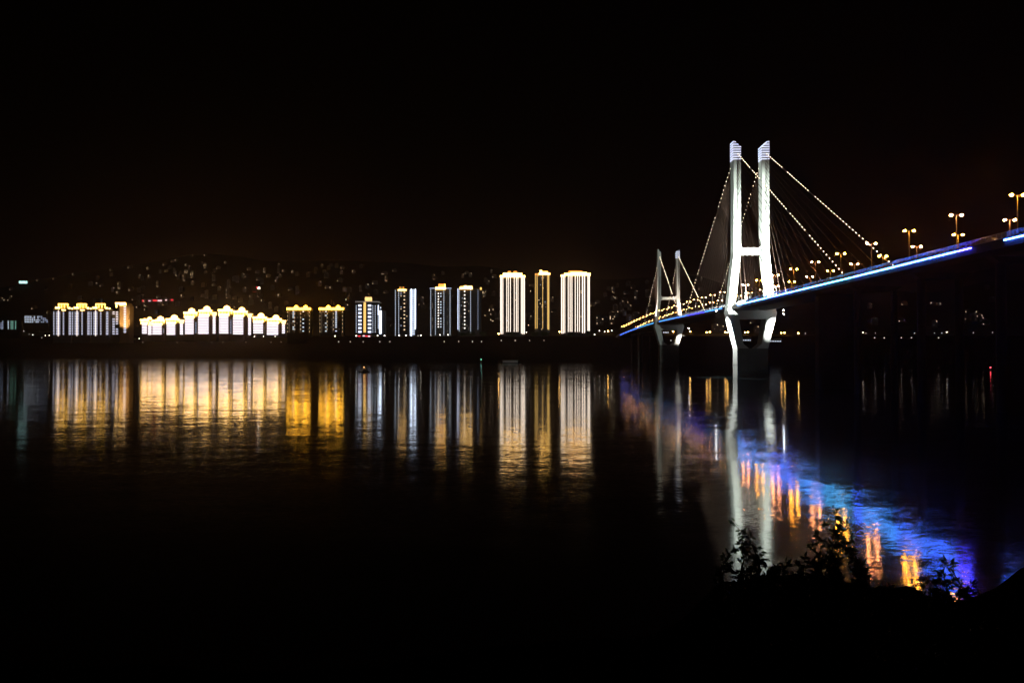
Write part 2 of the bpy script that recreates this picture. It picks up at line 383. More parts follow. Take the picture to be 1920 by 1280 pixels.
# approach piers
for Yp, Lc in ((360, 0), (317, 6.9), (266, 6.0), (220, 6.0), (172, 6.0), (1010, 6.9), (1090, 6.5)):
    pm = MB(); X0 = BX + BS * Yp; zd = dz(Yp) - 3.0; zg = -6 if Yp < 700 else -6
    if Lc == 0:
        pm.box(X0 - 8.0, X0 + 8.0, Yp - 2.2, Yp + 2.2, zg, zd - 1.2)
    else:
        for s in (-1, 1): pm.tube((X0 + s * Lc, Yp, zg), (X0 + s * Lc, Yp, zd - 1.8), 1.25, n=12)
    pm.hexa([(X0 - 7, Yp - 1.5, zd - 1.8), (X0 + 7, Yp - 1.5, zd - 1.8), (X0 + 7, Yp + 1.5, zd - 1.8), (X0 - 7, Yp + 1.5, zd - 1.8), (X0 - 9.5, Yp - 1.6, zd), (X0 + 9.5, Yp - 1.6, zd), (X0 + 9.5, Yp + 1.6, zd), (X0 - 9.5, Yp + 1.6, zd)])
    pm.build('approach_pier', darkconc, bridge)
# stay cables with bulb strings along the outermost ones
bulbs = []
def fan(Yc, dirn, reach, ztop, zlow, n, knee, r):
    for s in (-1, 1):
        for i in range(n):
            t = (i + 1) / n
            Ya = Yc + dirn * (14 + (reach - 14) * t); a = B(s * 11.3, Ya, dz(Ya) + .4); k = B(s * knee, Yc + dirn * 2.5, zlow + (ztop - zlow) * t ** .85)
            c = MB().tube(a, k, r, n=5, cap=False).build('stay_cable', cablem, bridge)
            if i == n - 1:
                Ln = (k - a).length; m = int(Ln / 4.0); miss = random.Random(int(Ln * 10) + s)
                for q in range(1, m):
                    if miss.random() < .07: continue
                    bulbs.append((a.lerp(k, q / m) + Vector((0, 0, .35)), c))
fan(T1, -1, 188, 134.5, 100, 14, 8.5, .13)
fan(T1, 1, 159, 134.0, 100, 14, 8.5, .085)
fan(T2, -1, 133, 108.5, 82, 10, 9.1, .13)
fan(T2, 1, 101, 104.5, 82, 10, 9.1, .13)
bulbs.sort(key=lambda q: (q[0] - Vector((0, 0, CH))).length)
bme = MB().ball((0, 0, 0), .19, 6, 4).mesh('bulb', BULB)
for p, c in bulbs[:100]: inst('bulb', bme, c, p)
for c in bridge.children: pass
mb = MB()
for p, c in bulbs[100:]: mb.ball(p, .21 if p.y < 720 else .24, 6, 4)
tag(mb.build('bulb_string', BULB, bridge), kind='stuff')
# floodlights of the pylons: a fixture (housing, lens) each, with the lamp in it
def flood(loc, to, power, col, ang, label, size=1.0, blend=.2, bare=False):
    r = root('floodlight', loc, label, 'floodlight', 'floodlights of the bridge')
    d = (Vector(to) - Vector(loc)).normalized(); l = Vector(loc); k = size
    MB().tube(l - d * .5 * k, l + d * .2 * k, .28 * k, .42 * k, n=10).build('housing', steel, r)
    if bare: MB().ball(l + d * .42 * k, .36, 10, 6).build('lens', FLOODB, r)
    else: MB().tube(l + d * .205 * k, l + d * .25 * k, .36 * k, n=10).build('lens', FLOODM, r)
    MB().tube(l - d * .45 * k, l - d * .45 * k - Vector((0, 0, .9)), .06, n=5).build('bracket', steel, r)
    spot('flood_lamp', l + d * (1.0 if bare else .5) * k, to, power, col, ang, blend, .25, r)
GW = (.86, 1.0, .92)
zt = dz(T1)
flood(B(-15.5, T1 - 44, zt + 1), B(-11.6, T1, 67.4), 950000, GW, 76, 'floodlight outside the left leg of the near pylon, aimed up at it')
flood(B(3.6, T1 - 44, zt + 1.2), B(11.2, T1, 67.4), 1000000, GW, 76, 'floodlight on the roadway before the right leg of the near pylon')
flood(B(-20.5, T1 + .5, 40.6), B(-9.4, T1 + .5, 12), 420000, (.93, 1, .97), 80, 'floodlight bracketed left of the near pylon, aimed down its pier', .9, .2, True)
flood(B(15.5, T1 - 16, 40.0), B(12.2, T1 - 5, 32), 420000, (.93, 1, .97), 34, 'upper floodlight right of the near pylon, aimed down at its pier', .9, .8, True)
flood(B(16.0, T1 - 15, 37.9), B(11.0, T1 - 5, 28), 130000, (.93, 1, .97), 30, 'lower floodlight right of the near pylon under the deck edge', .9, .8, True)
flood(B(-19.5, T2, dz(T2) + 1), B(-10.5, T2 + 1, 74), 130000, (1, .88, .76), 84, 'floodlight outside the left leg of the far pylon')
flood(B(6.0, T2 - 20, dz(T2) + 1), B(10.8, T2, 66), 110000, (1, .88, .74), 70, 'floodlight on the roadway before the right leg of the far pylon')
flood(B(17, T2 - 18, 38), B(10.5, T2 - 5, 28), 90000, (1, .94, .84), 32, 'floodlight under the deck aimed at the right strut of the far pylon', 1.0, .8, True)
# ------------------------------------------------------------------ lamps on the bridge
ORD = ['first', 'second', 'third', 'fourth', 'fifth', 'sixth', 'seventh', 'eighth', 'ninth', 'tenth', 'eleventh', 'twelfth', 'thirteenth', 'fourteenth', 'fifteenth', 'sixteenth', 'seventeenth', 'eighteenth', 'nineteenth', 'twentieth']
def lamp_meshes():
    pole = MB().tube((0, 0, 0), (0, 0, .5), .22, .2, 8).tube((0, 0, .5), (0, 0, 10.1), .12, .075, 8).mesh('pole', lampmetal)
    arm = MB().tube((-1.35, 0, 10.25), (0, 0, 10.02), .05, n=5).tube((1.35, 0, 10.25), (0, 0, 10.02), .05, n=5).mesh('arm', lampmetal)
    hd = MB().box(-.34, .34, -.17, .17, .06, .2).mesh('lamp_head', lampmetal)
    gl = MB().ball((0, 0, 0), .42, 8, 5, .75).mesh('lamp_glass', ORLAMP)
    g2 = MB().ball((0, 0, 0), .28, 8, 5, .75).mesh('lamp_glass', ORLAMP2)
    g3 = MB().ball((0, 0, 0), .40, 8, 5, .75).mesh('lamp_glass', PKLAMP)
    return pole, arm, hd, gl, g2, g3
LM = lamp_meshes()
rows = [(-9.9, 205.4, 'river side', 1), (9.9, 214.0, 'far side', 1)]
for lat, y0, side, _ in rows:
    k = 0; Y = y0; j = 0
    while Y < 1190:
        if abs(Y - T1) > 6 and abs(Y - T2) > 6:
            base = B(lat, Y, dz(Y) + .22)
            if Y < T1:
                j += 1
                lb = f'{ORD[j-1]} double armed lamp from the right end of the {side} row on the bridge'; g = f'lamps on the {side} of the bridge'
            elif Y < T2:
                k += 1
                lb = f'{ORD[k-1]} {side} bridge lamp beyond the near pylon'; g = f'lamps on the {side} of the bridge'
            else:
                lb = f'tiny double headed lamp in the {side} row left of the far pylon'; g = f'{side} lamps beyond the far pylon'
            r = root('street_lamp', base, lb, 'street lamp', g)
            inst('pole', LM[0], r, base); inst('arm', LM[1], r, base)
            for s in (-1, 1):
                h = inst('lamp_head', LM[2], r, base + Vector((s * 1.45, 0, 10.22)))
                inst('lamp_glass', (LM[3] if j % 2 else LM[5]) if Y < T1 else LM[4], h, base + Vector((s * 1.45, 0, 10.15)))
        Y += 30.1
# ------------------------------------------------------------------ building helpers
_mc = {}
def unit(w, h, m, d=.35, name='window'):
    k = (round(w, 2), round(h, 2), m.name, d, name)
    if k not in _mc: _mc[k] = MB().box(-w / 2, w / 2, -d, 0, -h / 2, h / 2).mesh(name, m)
    return _mc[k]
class Bld:
    def __init__(s, label, group, Y, x0, x1, yt, yb, depth=18, wall=wall_g, name='apartment_tower', cat='apartment building', zg=None):
        s.Y = Y; c = P((x0 + x1) / 2, yb, Y); s.s = Y / F
        s.r = root(name, (c.x, Y + depth / 2, c.z - 3), label, cat, group)
        mb = MB(); a = P(x0, yb, Y); b_ = P(x1, yt, Y)
        mb.box(a.x, b_.x, Y, Y + depth, a.z - 16, b_.z); s.wall = mb.build('wall', wall, s.r)
    def box(s, name, x0, y0, x1, y1, m, off=0, depth=6, parent=None):
        return MB().pbox(x0, y0, x1, y1, s.Y - off, depth).build(name, m, parent or s.r)
    def win(s, x, y, w, h, m, name='window', off=0):
        p = P(x, y, s.Y - off); return inst(name, unit(w * s.s, h * s.s, m, .35, name), s.r, p)
    def col(s, x, y0, y1, step, w, h, m, name='window', keep=1.0, rnd=None):
        y = y0
        while y <= y1 + .01:
            if keep >= 1 or (rnd or random).random() < keep: s.win(x, y, w, h, m, name)
            y += step
    def dome(s, x, y, r, m, name='dome', spire=True, off=-4):
        c = P(x, y, s.Y - off); R = r * s.s; mb = MB()
        mb.lathe(c, [(R * .95, 0), (R * .95, R * .2), (R * .88, R * .22), (R * 1.0, R * .4), (R * .92, R * .65), (R * .68, R * .92), (R * .3, R * 1.08), (R * .12, R * 1.12), (.02, R * 1.3)], 12)
        o = mb.build(name, m, s.r)  # dome surface itself glows, imitating floodlight on it
        if spire: MB().tube(c + Vector((0, 0, R * 1.2)), c + Vector((0, 0, R * 2.1)), .28, .08, 5).build('spire', stone, o)
        return o
rd = random.Random(11)
# A: three alike towers with balcony dashes, a lower block, a tan tower
YA = 1990
for k, (x0, fr) in enumerate(((101, 0), (136, 1), (171, 2))):
    g = Bld(f"{('left','middle','right')[k]} one of three dark towers with a gold framed roof at the far left", 'three gold topped towers at the far left', YA, x0 - 1.5, x0 + 33, 581, 630, 20, wall_g)
    for dx, w, h in ((0, 2.0, 1.3), (8, 7.6, 1.25), (18, 2.4, 1.3), (30, 4.2, 1.5)):
        g.col(x0 + dx, 585.5, 629, 3.15, w, h, DASH, 'balcony_light')
    g.box('light_strip', x0 + 7.6, 580, x0 + 8.7, 630, CREAM, 1.0, .5)
    g.box('stair_tower', x0 + 20, 579, x0 + 27.5, 630, wall_p if k else wall_g, 1.6, 10)
    g.box('cornice', x0 - 2, 579, x0 + 33.5, 581, stone, 1.2, 22)
    g.box('roof_frame', x0 + 9, 569.5, x0 + 26, 579, stone, -4, 8)
    g.box('crown_flood_glow', x0 + 8, 569, x0 + 26.5, 570.6, CROWN, -3.4, .8)  # glowing slabs before the stone imitate a floodlit crown
    for xx in (8, 13.5, 19, 25): g.box('crown_flood_glow', x0 + xx, 570.6, x0 + xx + 1.3, 577, CROWN, -3.4, .8)
    if k == 1: g.box('crown_panel_flood_glow', x0 + 11, 571, x0 + 25, 577, em('gold panel glow', (1.3, .75, .12)), -3.8, .6)  # panel glows in place of floodlight on the roof frame
    for a, b_, y0_, y1_ in ((2.5, 11, 575.2, 578.4), (14.5, 22, 580.2, 582), (27, 30.8, 576, 579), (32.5, 35.5, 577, 579.5)):
        g.box('crown_flood_glow', x0 + a, y0_, x0 + b_, y1_, CROWNW, 2.2, .8)
g = Bld('lower unlit roofed block between the gold topped towers and the tan tower', None, YA + 12, 205, 223, 583, 630, 18, wall_d)
for x, w in ((207, 2), (213, 4.4), (219.3, 4.2)): g.col(x, 585, 628, 3.15, w, 1.3, DASH if w > 3 else COOLD, 'balcony_light', .93, rd)
g = Bld('tan tower washed in orange light with one column of white dashes', None, YA, 224, 243, 573, 630, 22, wall_t)
g.col(234.2, 575.5, 624, 3.15, 4.4, 1.6, DASH, 'balcony_light')
g.box('roof_frame', 222, 567, 236, 573, stone, 1, 14)
for a, b_, c, d in ((216, 236, 567, 570.2), (217, 219.5, 571, 576.5), (224, 236.5, 570.4, 572.4)): g.box('crown_flood_glow', a, c, b_, d, CROWNW, 2.6, .8)
g.box('bay', 237, 569, 241.5, 630, wall_t, 2.4, 18)
pt = P(229, 632, YA - 55); spot('orange_wash', pt, P(233, 596, YA), 620000, (1, .6, .22), 38, .6, 1.5, g.r)
# B: the row of nine domed blocks
YB = 1960
blocks = [  # body x0 x1, crown x0 x1, y crown top, y body top, dome x, side wing (x0,x1,ytop,kind)
    (266.5, 275.5, 263.5, 279, 597, 607.5, 280.5, (277, 284.5, 603)),
    (286, 303, 285, 309, 598, 609, 301, (304, 309, 609)),
    (312.5, 328.5, 311.5, 336, 595.5, 606.5, 327, (337, 343.5, 599.5)),
    (347, 363, 345, 370, 583, 596, 359.5, (364.5, 370, 597)),
    (371.5, 391, 373, 397.5, 579, 592.5, 388, (398.5, 404.5, 585.5)),
    (411, 428, 409.5, 436, 578, 592, 425.5, (429.5, 436, 592)),
    (437, 456, 438, 464, 581, 593.5, 453.5, (465, 471, 588)),
    (475, 493, 474.5, 500, 592, 604, 489.5, (494, 499, 604)),
    (500.5, 521.5, 501, 528, 595.5, 606.5, 517.5, (528.5, 534.5, 600.5))]
for k, (a, b_, c, d, yc, ybt, dx, wg) in enumerate(blocks):
    extra = {0: ', low and narrow', 3: ', rising above its left neighbours', 8: ', beside the dotted twin towers'}.get(k, '')
    g = Bld(f'{ORD[k]} from the left of nine banded blocks with gold domes{extra}', 'row of gold domed banded blocks', YB, a - 1.2, b_ + 1.2, ybt, 627, 20, wall_p, 'domed_block')
    y = ybt + 1.6
    while y < 626.5: g.win((a + b_) / 2, y, b_ - a, 1.5, WHITE, 'floor_light'); y += 3.05
    wx0, wx1, wy = wg; tall = (wx1 - wx0) > 5.5 and k not in (1, 3, 5, 7)
    wm_ = MB().pbox(b_ + 1.2, wy + 3, max(d, wx1) + .5, 640, YB + 4, 15).build('wing', wall_p, g.r)
    if tall:
        y = wy + 8
        while y < 626.5: g.win((wx0 + wx1) / 2, y, wx1 - wx0 - 1, 1.7, WHITE, 'floor_light', -4); y += 3.05
        g.box('wing_crown', wx0 - 1, wy, wx1 + 1.5, wy + 5.4, stone, -2.5, 16)
        g.box('crown_flood_glow', wx0 - 1.2, wy, wx1 + 1.7, wy + 1.9, CROWNW, -1.5, .7); g.box('crown_flood_glow', wx0 - .6, wy + 3.4, wx1 + 1, wy + 5.6, CROWNW, -1.5, .7)
    else:
        y = wy + 8
        while y < 626: g.win((wx0 + wx1) / 2, y, 2.6, .9, COOLD if k != 7 else DIMW, 'window', -4); y += 3.05
    # attic: arcade with arches, cornice, pediment and dome; the glow imitates floodlight
    h = ybt - yc
    g.box('attic', c + .5, yc + 1.5, d - .5, ybt, stone, .6, 17)
    g.box('crown_flood_glow', c, ybt - h * .30, b_ + 1.5, ybt - .2, CROWNW, 1.8, .7)
    g.box('crown_flood_glow', c - 1, yc + h * .12, d, yc + h * .40, CROWNW, 2.2, .7)
    n = 4
    for q in range(n + 1):
        xx = c + .3 + (d - c - 3.6) * q / n; g.box('arcade_flood_glow', xx, yc + h * .40, xx + (2.6 if q != 2 else 1.4), ybt - h * .30, CROWN, 1.6, .6)  # glowing arcade slabs imitate floodlit columns
    mb = MB(); m0 = P((c + d) / 2 - 1 + (1 if k in (0,) else 0), yc + h * .1, YB - 1.0); W_ = (d - c) * .24 * g.s; H_ = 1.6
    mb.hexa([(m0.x - W_, m0.y, m0.z), (m0.x + W_, m0.y, m0.z), (m0.x + W_, m0.y + 4, m0.z), (m0.x - W_, m0.y + 4, m0.z), (m0.x - .4, m0.y, m0.z + H_), (m0.x + .4, m0.y, m0.z + H_), (m0.x + .4, m0.y + 4, m0.z + H_), (m0.x - .4, m0.y + 4, m0.z + H_)])
    mb.build('pediment', CROWN, g.r)  # pediment made emissive to look floodlit
    g.dome(dx, yc + 1.6, 6.0 if k else 4.0, CROWNW, spire=True)
# C: twin dotted towers with two domes each
YC = 1560
for k, (x0, x1, d1, d2, side) in enumerate(((538.5, 581.5, 555.3, 573, 'left'), (599, 643.5, 615.5, 634, 'right'))):
    g = Bld(f'{side} one of the twin dotted towers with a solid gold cornice and two domes', 'twin gold domed dotted towers', YC, x0, x1, 581, 628, 20, wall_d)
    g.box('cornice', x0 - .5, 577.5, x1 + .5, 581.5, stone, 1, 22)
    g.box('crown_flood_glow', x0 - 1, 576.8, x1 + 1, 581.0, CROWNC, 1.9, .7)
    for d in (d1, d2): g.dome(d, 577, 4.0, CROWNC, spire=True)
    for f_, st in ((.02, 7.3), (.33, 7.3), (.59, 7.3), (.97, 7.3)):
        g.col(x0 + (x1 - x0) * f_, 585 + (3 if f_ in (.33, .59) else 0), 624, st, 1.1, 1.7, WARMW, 'facade_light')
    g.col(x0 + (x1 - x0) * .27, 584, 624, 3.65 if k == 0 else 7.3, 3.0, 1.7, COOL, 'window', .8, rd)
    g.col(x0 + (x1 - x0) * .70, 584, 624, 7.3 if k == 0 else 3.65, 3.2, 1.7, COOL, 'window', .85, rd)
    for f_ in (.09, .30, .56): g.box('light_strip', x0 + (x1 - x0) * f_, 584, x0 + (x1 - x0) * f_ + .5, 624, DIMW, .4, .3)
    for _ in range(16): g.win(x0 + rd.uniform(3, x1 - x0 - 3), 584 + 3.65 * rd.randint(0, 10), 1.6, 1.3, DIMW)
# D: slab with big lit windows and a gold spine
YD = 1500
g = Bld('square block with two columns of large white windows and a gold spine', None, YD, 666.5, 709, 567, 630, 20, wall_d)
g.box('roof_line', 666, 564.8, 712, 566.2, em('roof line glow', (.22, .2, .18)), 1.2, 1)
g.box('parapet', 666, 566.2, 712, 568, stone, 1, 21)
for a, b_ in ((684.2, 687.8), (688.8, 696.6)): g.box('roof_box', a, 556.8, b_, 564, em('roof box glow', (1.5, .95, .34)), -4, 6)  # boxes glow as a whole in place of yellow floodlight
g.box('gold_spine', 681.6, 566.5, 686.0, 622.8, GOLDL, 1.4, 1)
g.box('spine_frame', 680.9, 566.5, 686.7, 626, stone, 1.1, 1)
for x in (674.8, 692.9): g.col(x, 572.8, 622.5, 7.02, 6.2, 3.7, em('large window light', (1.2, 1.3, 1.6)), 'window')
for x in (668, 699, 703.6): g.col(x, 573.2, 623, 3.5, .95, 1.7, COOL, 'facade_light')
g.box('light_strip', 708.6, 572, 710, 591, STRIPW, .8, .5); g.win(713.6, 576.8, 2.2, 2.8, COOL)
MB().pbox(709, 582, 722, 640, YD + 3, 16).build('wing', wall_d, g.r)
g.box('light_strip', 711.2, 582, 715.2, 625.6, STRIPW, -1.6, .7); g.col(709.4, 594, 616, 3.5, 1.6, 2.2, COOL, 'facade_light')
# E: tall tower with the ladder of light
YE = 1520
g = Bld('tall dark tower with a bright ladder of white light down its right edge', None, YE, 739, 780.5, 542, 630, 20, wall_d)
for x in (741.5, 747.6, 768.4): g.col(x, 545, 628, 3.45, 1.0, 1.7, COOL, 'facade_light')
g.col(758.2, 548, 620, 7.0, 2.8, 2.0, WARMW, 'window')
g.box('light_strip', 770, 541.5, 772.2, 630, STRIPW, .8, .6); g.box('light_strip', 777.8, 541.5, 779.6, 617, STRIPW, .8, .6)
g.col(775, 543.5, 628, 3.45, 5.0, 1.9, COOL, 'balcony_light')
g.box('roof_box', 749, 537.5, 757.5, 543, stone, -3, 8); g.box('crown_flood_glow', 746, 542.2, 762, 544.8, CROWNW, 1.5, .7)
g.box('crown_flood_glow', 749, 537.5, 750.4, 542, AMBER, 2, 1); g.box('crown_flood_glow', 756, 537.5, 757.4, 542, AMBER, 2, 1)
for _ in range(8): g.win(rd.choice((752, 763)), 548 + 3.45 * rd.randint(0, 22), 1.6, 1.5, rd.choice((COOLD, WARMW, DIMW)))
# F
g = Bld('dotted blue grey tower with pale roof line and amber topped roof box', None, YE, 806, 846, 541, 629, 20, wall_g)
for x in (807.6, 816.4, 832.2, 843.8): g.col(x, 544, 627, 3.45, 1.0, 1.6, COOL, 'facade_light')
for x in (822, 826.6): g.col(x, 545, 617, 5.2, 1.9, 2.0, WHSM if x < 823 else COOL, 'window', .92, rd)
g.box('roof_line', 805.5, 539.6, 846.5, 541, COOLD, 1, .6)
g.box('roof_box', 822, 532.2, 834.4, 540, em('amber roof box glow', (1.5, .55, .1)), -3, 8)  # box emits amber itself, standing in for floodlight
g.box('crown_flood_glow', 816.6, 538, 835.6, 542.4, CROWNW, 1.6, .8); g.box('crown_flood_glow', 833, 532.4, 834.8, 538, CROWN, 1.6, .8)
for _ in range(14): g.win(rd.choice((811, 814, 836, 839)), 545 + 3.45 * rd.randint(0, 22), 1.5, 1.4, DIMW)
# G
g = Bld('dark tower with a solid white left edge and gold roof line', None, YE, 858, 890, 541, 626, 20, wall_d)
MB().pbox(890, 541, 902.5, 640, YE + 3, 15).build('wing', wall_d, g.r)
g.box('light_strip', 857.8, 540.5, 859.4, 618, em('left edge light', (1.1, 1.15, 1.5)), .8, .6)
for x, y1 in ((861.4, 620), (882.4, 625)): g.col(x, 544, y1, 3.45, 1.0, 1.6, COOL, 'facade_light')
g.col(896.2, 544, 617, 3.45, .9, 1.5, COOLD, 'facade_light')
g.col(871.2, 546, 618, 6.9, 2.3, 2.0, WHSM, 'window', .95, rd)
g.box('roof_box', 862.5, 535.5, 885.5, 541, stone, -2, 10)
for a, b_, c, d in ((862, 886, 538.2, 542), (870, 875.5, 535.4, 538.2), (877, 885, 536, 538.2)): g.box('crown_flood_glow', a, c, b_, d, CROWNW, 1.5, .8)
g.win(901.6, 541, 3.2, 4.6, em('amber lantern', (1.8, 1.0, .25)), 'roof_lantern')
for _ in range(12): g.win(rd.choice((865, 867, 876, 879)), 545 + 3.45 * rd.randint(0, 21), 1.6, 1.4, rd.choice((WARMW, COOLD, DIMW, DIMW)))
# H: three tall lined towers
def lined(label, x0, x1, yt, yb, lines, Y, lm, crown, cm, group='tall towers with vertical light lines', dots=()):
    g = Bld(label, group, Y, x0 + 2, x1 - 2, yt, yb, 22, wall_d)
    mid = (x0 + x1) / 2
    MB().pbox(x0, yt + 2, x0 + (x1 - x0) * .22, yb + 6, Y - 1.5, 20).build('bay', wall_g, g.r)
    MB().pbox(x1 - (x1 - x0) * .22, yt + 2, x1, yb + 6, Y - 1.5, 20).build('bay', wall_g, g.r)
    for x, w, y1 in lines:
        off = 2.1 if (x < x0 + (x1 - x0) * .22 or x > x1 - (x1 - x0) * .22) else .6
        g.box('light_line', x - w / 2, yt, x + w / 2, y1, lm, off, .5)
    for x, y1 in dots: g.col(x, yt + 2, y1, 2.6, .9, 1.3, lm, 'facade_light')
    for a, b_, c, d, m in crown:
        g.box('crown_tier', a + .3, c + .3, b_ - .3, d, stone, -1, 16); g.box('crown_flood_glow', a, c, b_, d, m, 2.6 if m is cm else 1.4, .8)  # emissive slab over each tier imitates floodlight on the stone
    for _ in range(26): g.win(rd.uniform(x0 + 5, x1 - 5), yt + 8 + 3.2 * rd.randint(0, 30), 1.5, 1.5, rd.choice((DIMW, DIMW, COOLD, WARMW)))
    return g
YH = 1480
lined('left white lined tower, tallest group, left of the golden tower', 938, 984.5, 516, 623, [(939.5, 2.2, 626), (942.8, 1.2, 626), (950, 1, 622), (953, 1.1, 622), (957, 1.1, 622), (964.2, 1, 622), (968.2, 1.1, 622), (971.2, 1, 622), (977.6, 1.2, 625), (980.4, 1.8, 626), (983.2, 1.5, 626)], YH, CREAM,
      [(937.5, 984.8, 516, 519.6, CROWNW), (943, 979, 511.6, 516, CROWNW), (952, 957.8, 508, 511.6, AMBER), (962.5, 969.5, 508, 511.6, AMBER)], CROWNW, dots=((938.2, 600),))
lined('narrow golden lined tower between two white lined towers', 1003, 1031.5, 513, 617, [(1003.8, .8, 616), (1007, .9, 616), (1017.6, .7, 616), (1026.6, .7, 617), (1028.8, 1.5, 618)], YH + 30, GOLDL,
      [(1010, 1031.5, 511.4, 515.2, CROWNW), (1012, 1016.5, 506.3, 511.4, CROWNW), (1016.5, 1027, 508.8, 511.4, CROWN), (1003, 1010, 512.6, 518, AMBER)], CROWNW, dots=((1030.9, 615),))
lined('right white lined tower nearest the bridge', 1052, 1107, 515, 622, [(1053.2, 1.6, 625), (1056.2, 1.3, 625), (1059, .9, 624), (1065.5, 1, 622), (1069, 1.1, 622), (1072.4, 1.1, 622), (1078.6, 1, 622), (1083, 1.1, 622), (1086.6, .9, 622), (1092.2, 1.6, 624), (1096, 1.7, 624), (1102.4, 1.3, 620), (1104.8, 1.6, 620)], YH, CREAM,
      [(1051.5, 1060, 515, 518.4, CROWNW), (1058, 1107.3, 511.8, 516.4, CROWNW), (1066, 1092, 507.4, 511.8, AMBER), (1070, 1100, 510, 512.2, CROWNW)], CROWNW, dots=((1106.4, 618), (1098, 622)))
# low lit buildings at the far left
g = Bld('low office block with a grid of white windows left of the gold topped towers', None, 1990, 45, 92, 590, 608, 16, wall_d, 'office_block', 'office building')
for i in range(13):
    for j in range(4):
        if rd.random() < (.85 if i < 8 else .4): g.win(47.5 + i * 3.4, 593.4 + j * 3.4, 1.9, 1.5, COOL if i < 8 else COOLD)
g = Bld('low greenish lit block at the left edge of the view', None, 1990, -2, 34, 600, 622, 16, wall_d, 'office_block', 'office building')
for x, m in ((2, COOLD), (5, COOLD), (15.6, COOL), (21, GREENW), (24, GREENW), (29.3, GREENW)):
    g.col(x, 602.5, 618, 3.3, 1.8, 1.4, m, 'window', .9, rd)
# signs on the hillside
def sign(label, items, Y, back, name='neon_sign'):
    c = P((back[0] + back[2]) / 2, back[3], Y); r = root(name, c, label, 'sign')
    MB().pbox(back[0] - 1, back[1] - .8, back[2] + 1, back[3] + .8, Y, 1.2).build('sign_board', wall_d, r)
    MB().tube(P(back[0] + 2, back[3], Y + .6), P(back[0] + 2, back[3] + 7, Y + .6), .4).tube(P(back[2] - 2, back[3], Y + .6), P(back[2] - 2, back[3] + 7, Y + .6), .4).build('post', steel, r)
    for a, b_, c_, d, m in items: MB().pbox(a, b_, c_, d, Y - .5, .3).build('sign_light', m, r)
def gsign(x, y): return (ground_at(x, y, 2300) or 3000) - 10
sign('bright teal white sign panel high on the dark left hillside', [(35.6, 527, 51, 531.2, TEAL)], gsign(43, 536), (35.6, 527, 51, 531.2))
sign('long red and white neon line above the left domed blocks', [(266.5, 562.6, 273.5, 565, REDN), (269, 563, 271.6, 564.6, PINKN), (275.5, 562.8, 278, 564.4, REDN), (278.5, 563, 282.5, 564.6, PINKN), (286.5, 562, 294.5, 564.6, REDN), (295.5, 562.2, 303.5, 564.6, PINKN), (309.6, 561.6, 313, 563.6, PINKN), (320.4, 561.2, 324.6, 563.4, REDN)], gsign(295, 569), (266, 561, 325, 565.4))
sign('small red sign with a white lamp above the right domed blocks', [(480.5, 537.5, 484, 540.5, REDN), (483.6, 538.6, 487.4, 541.8, WHLAMP), (474, 546.4, 480.5, 547.6, em('dull red', (.16, .02, .015)))], gsign(482, 549), (473, 537, 488, 548))
sign('red and white shopfront sign at the foot of the gold spined block', [(671.5, 629, 675.5, 631, REDN), (680, 628.4, 684, 630.6, PINKN), (684.5, 628.8, 689.5, 631, REDN), (690, 629, 694, 631.4, PINKN)], 1440, (670, 628.4, 695, 631.6))
# ------------------------------------------------------------------ hillside houses, each its own small block with a few lit windows
em_h = [em('house light bright', (6, 4.6, 3.0)), em('house light', (3.2, 2.3, 1.4)), em('house light faint', (.30, .26, .22)), em('house light dim', (.13, .11, .10)), em('house light warm', (1.1, .7, .36)), em('house light blue', (.4, .5, .75))]
def hv(n, mi, seed, fl=6):
    r_ = random.Random(seed); w, h, d = r_.uniform(10, 20), 3.0 * fl, 12; mb = MB()
    mb.box(-w / 2, w / 2, -d / 2, d / 2, -8, h); mb.box(-w / 4, w / 4, -d / 4, d / 4, h, h + 2.2)
    used = set()
    for _ in range(n):
        for _t in range(20):
            c = (r_.randint(0, 3), r_.randint(0, fl - 1))
            if c not in used: break
        used.add(c); x = (-.375 + .25 * c[0]) * w; z = 1.5 + 3 * c[1]; q = .8
        mb.box(x - q, x + q, -d / 2 - .25, -d / 2 - .02, z - q * .8, z + q * .8, 1 if r_.random() < .6 or n == 1 else 2)
    return mb.mesh('hillside_block', [wall_d, em_h[mi], em_h[3 if mi > 1 else 2]])
VAR = [(hv(1, 0, 1, 4), 'one bright window'), (hv(1, 1, 2, 4), 'one pale window'), (hv(2, 1, 3), 'two pale windows'), (hv(3, 1, 4, 9), 'three pale windows'), (hv(1, 2, 5), 'one faint window'),
       (hv(3, 2, 6), 'three faint windows'), (hv(5, 2, 7, 9), 'several faint windows'), (hv(2, 3, 8), 'two barely lit windows'), (hv(6, 1, 9, 10), 'scattered lit windows'), (hv(1, 4, 10, 4), 'one warm window'), (hv(2, 5, 12), 'two bluish windows')]
rh = random.Random(21); placed = []
def region(x):
    return lerp_region[min(len(lerp_region) - 1, sum(1 for q in REG if x > q))]
REG = [95, 255, 400, 540, 655, 800, 930, 1000, 1120, 1260, 1500]
lerp_region = ['at the left edge', 'behind the three gold topped towers', 'behind the left domed blocks', 'behind the right domed blocks', 'behind the twin dotted towers', 'behind the gold spined block', 'behind the dotted towers', 'behind the white lined left tower', 'behind the golden tower', 'left of the far pylon', 'behind the bridge pylons', 'under the bridge at the right']
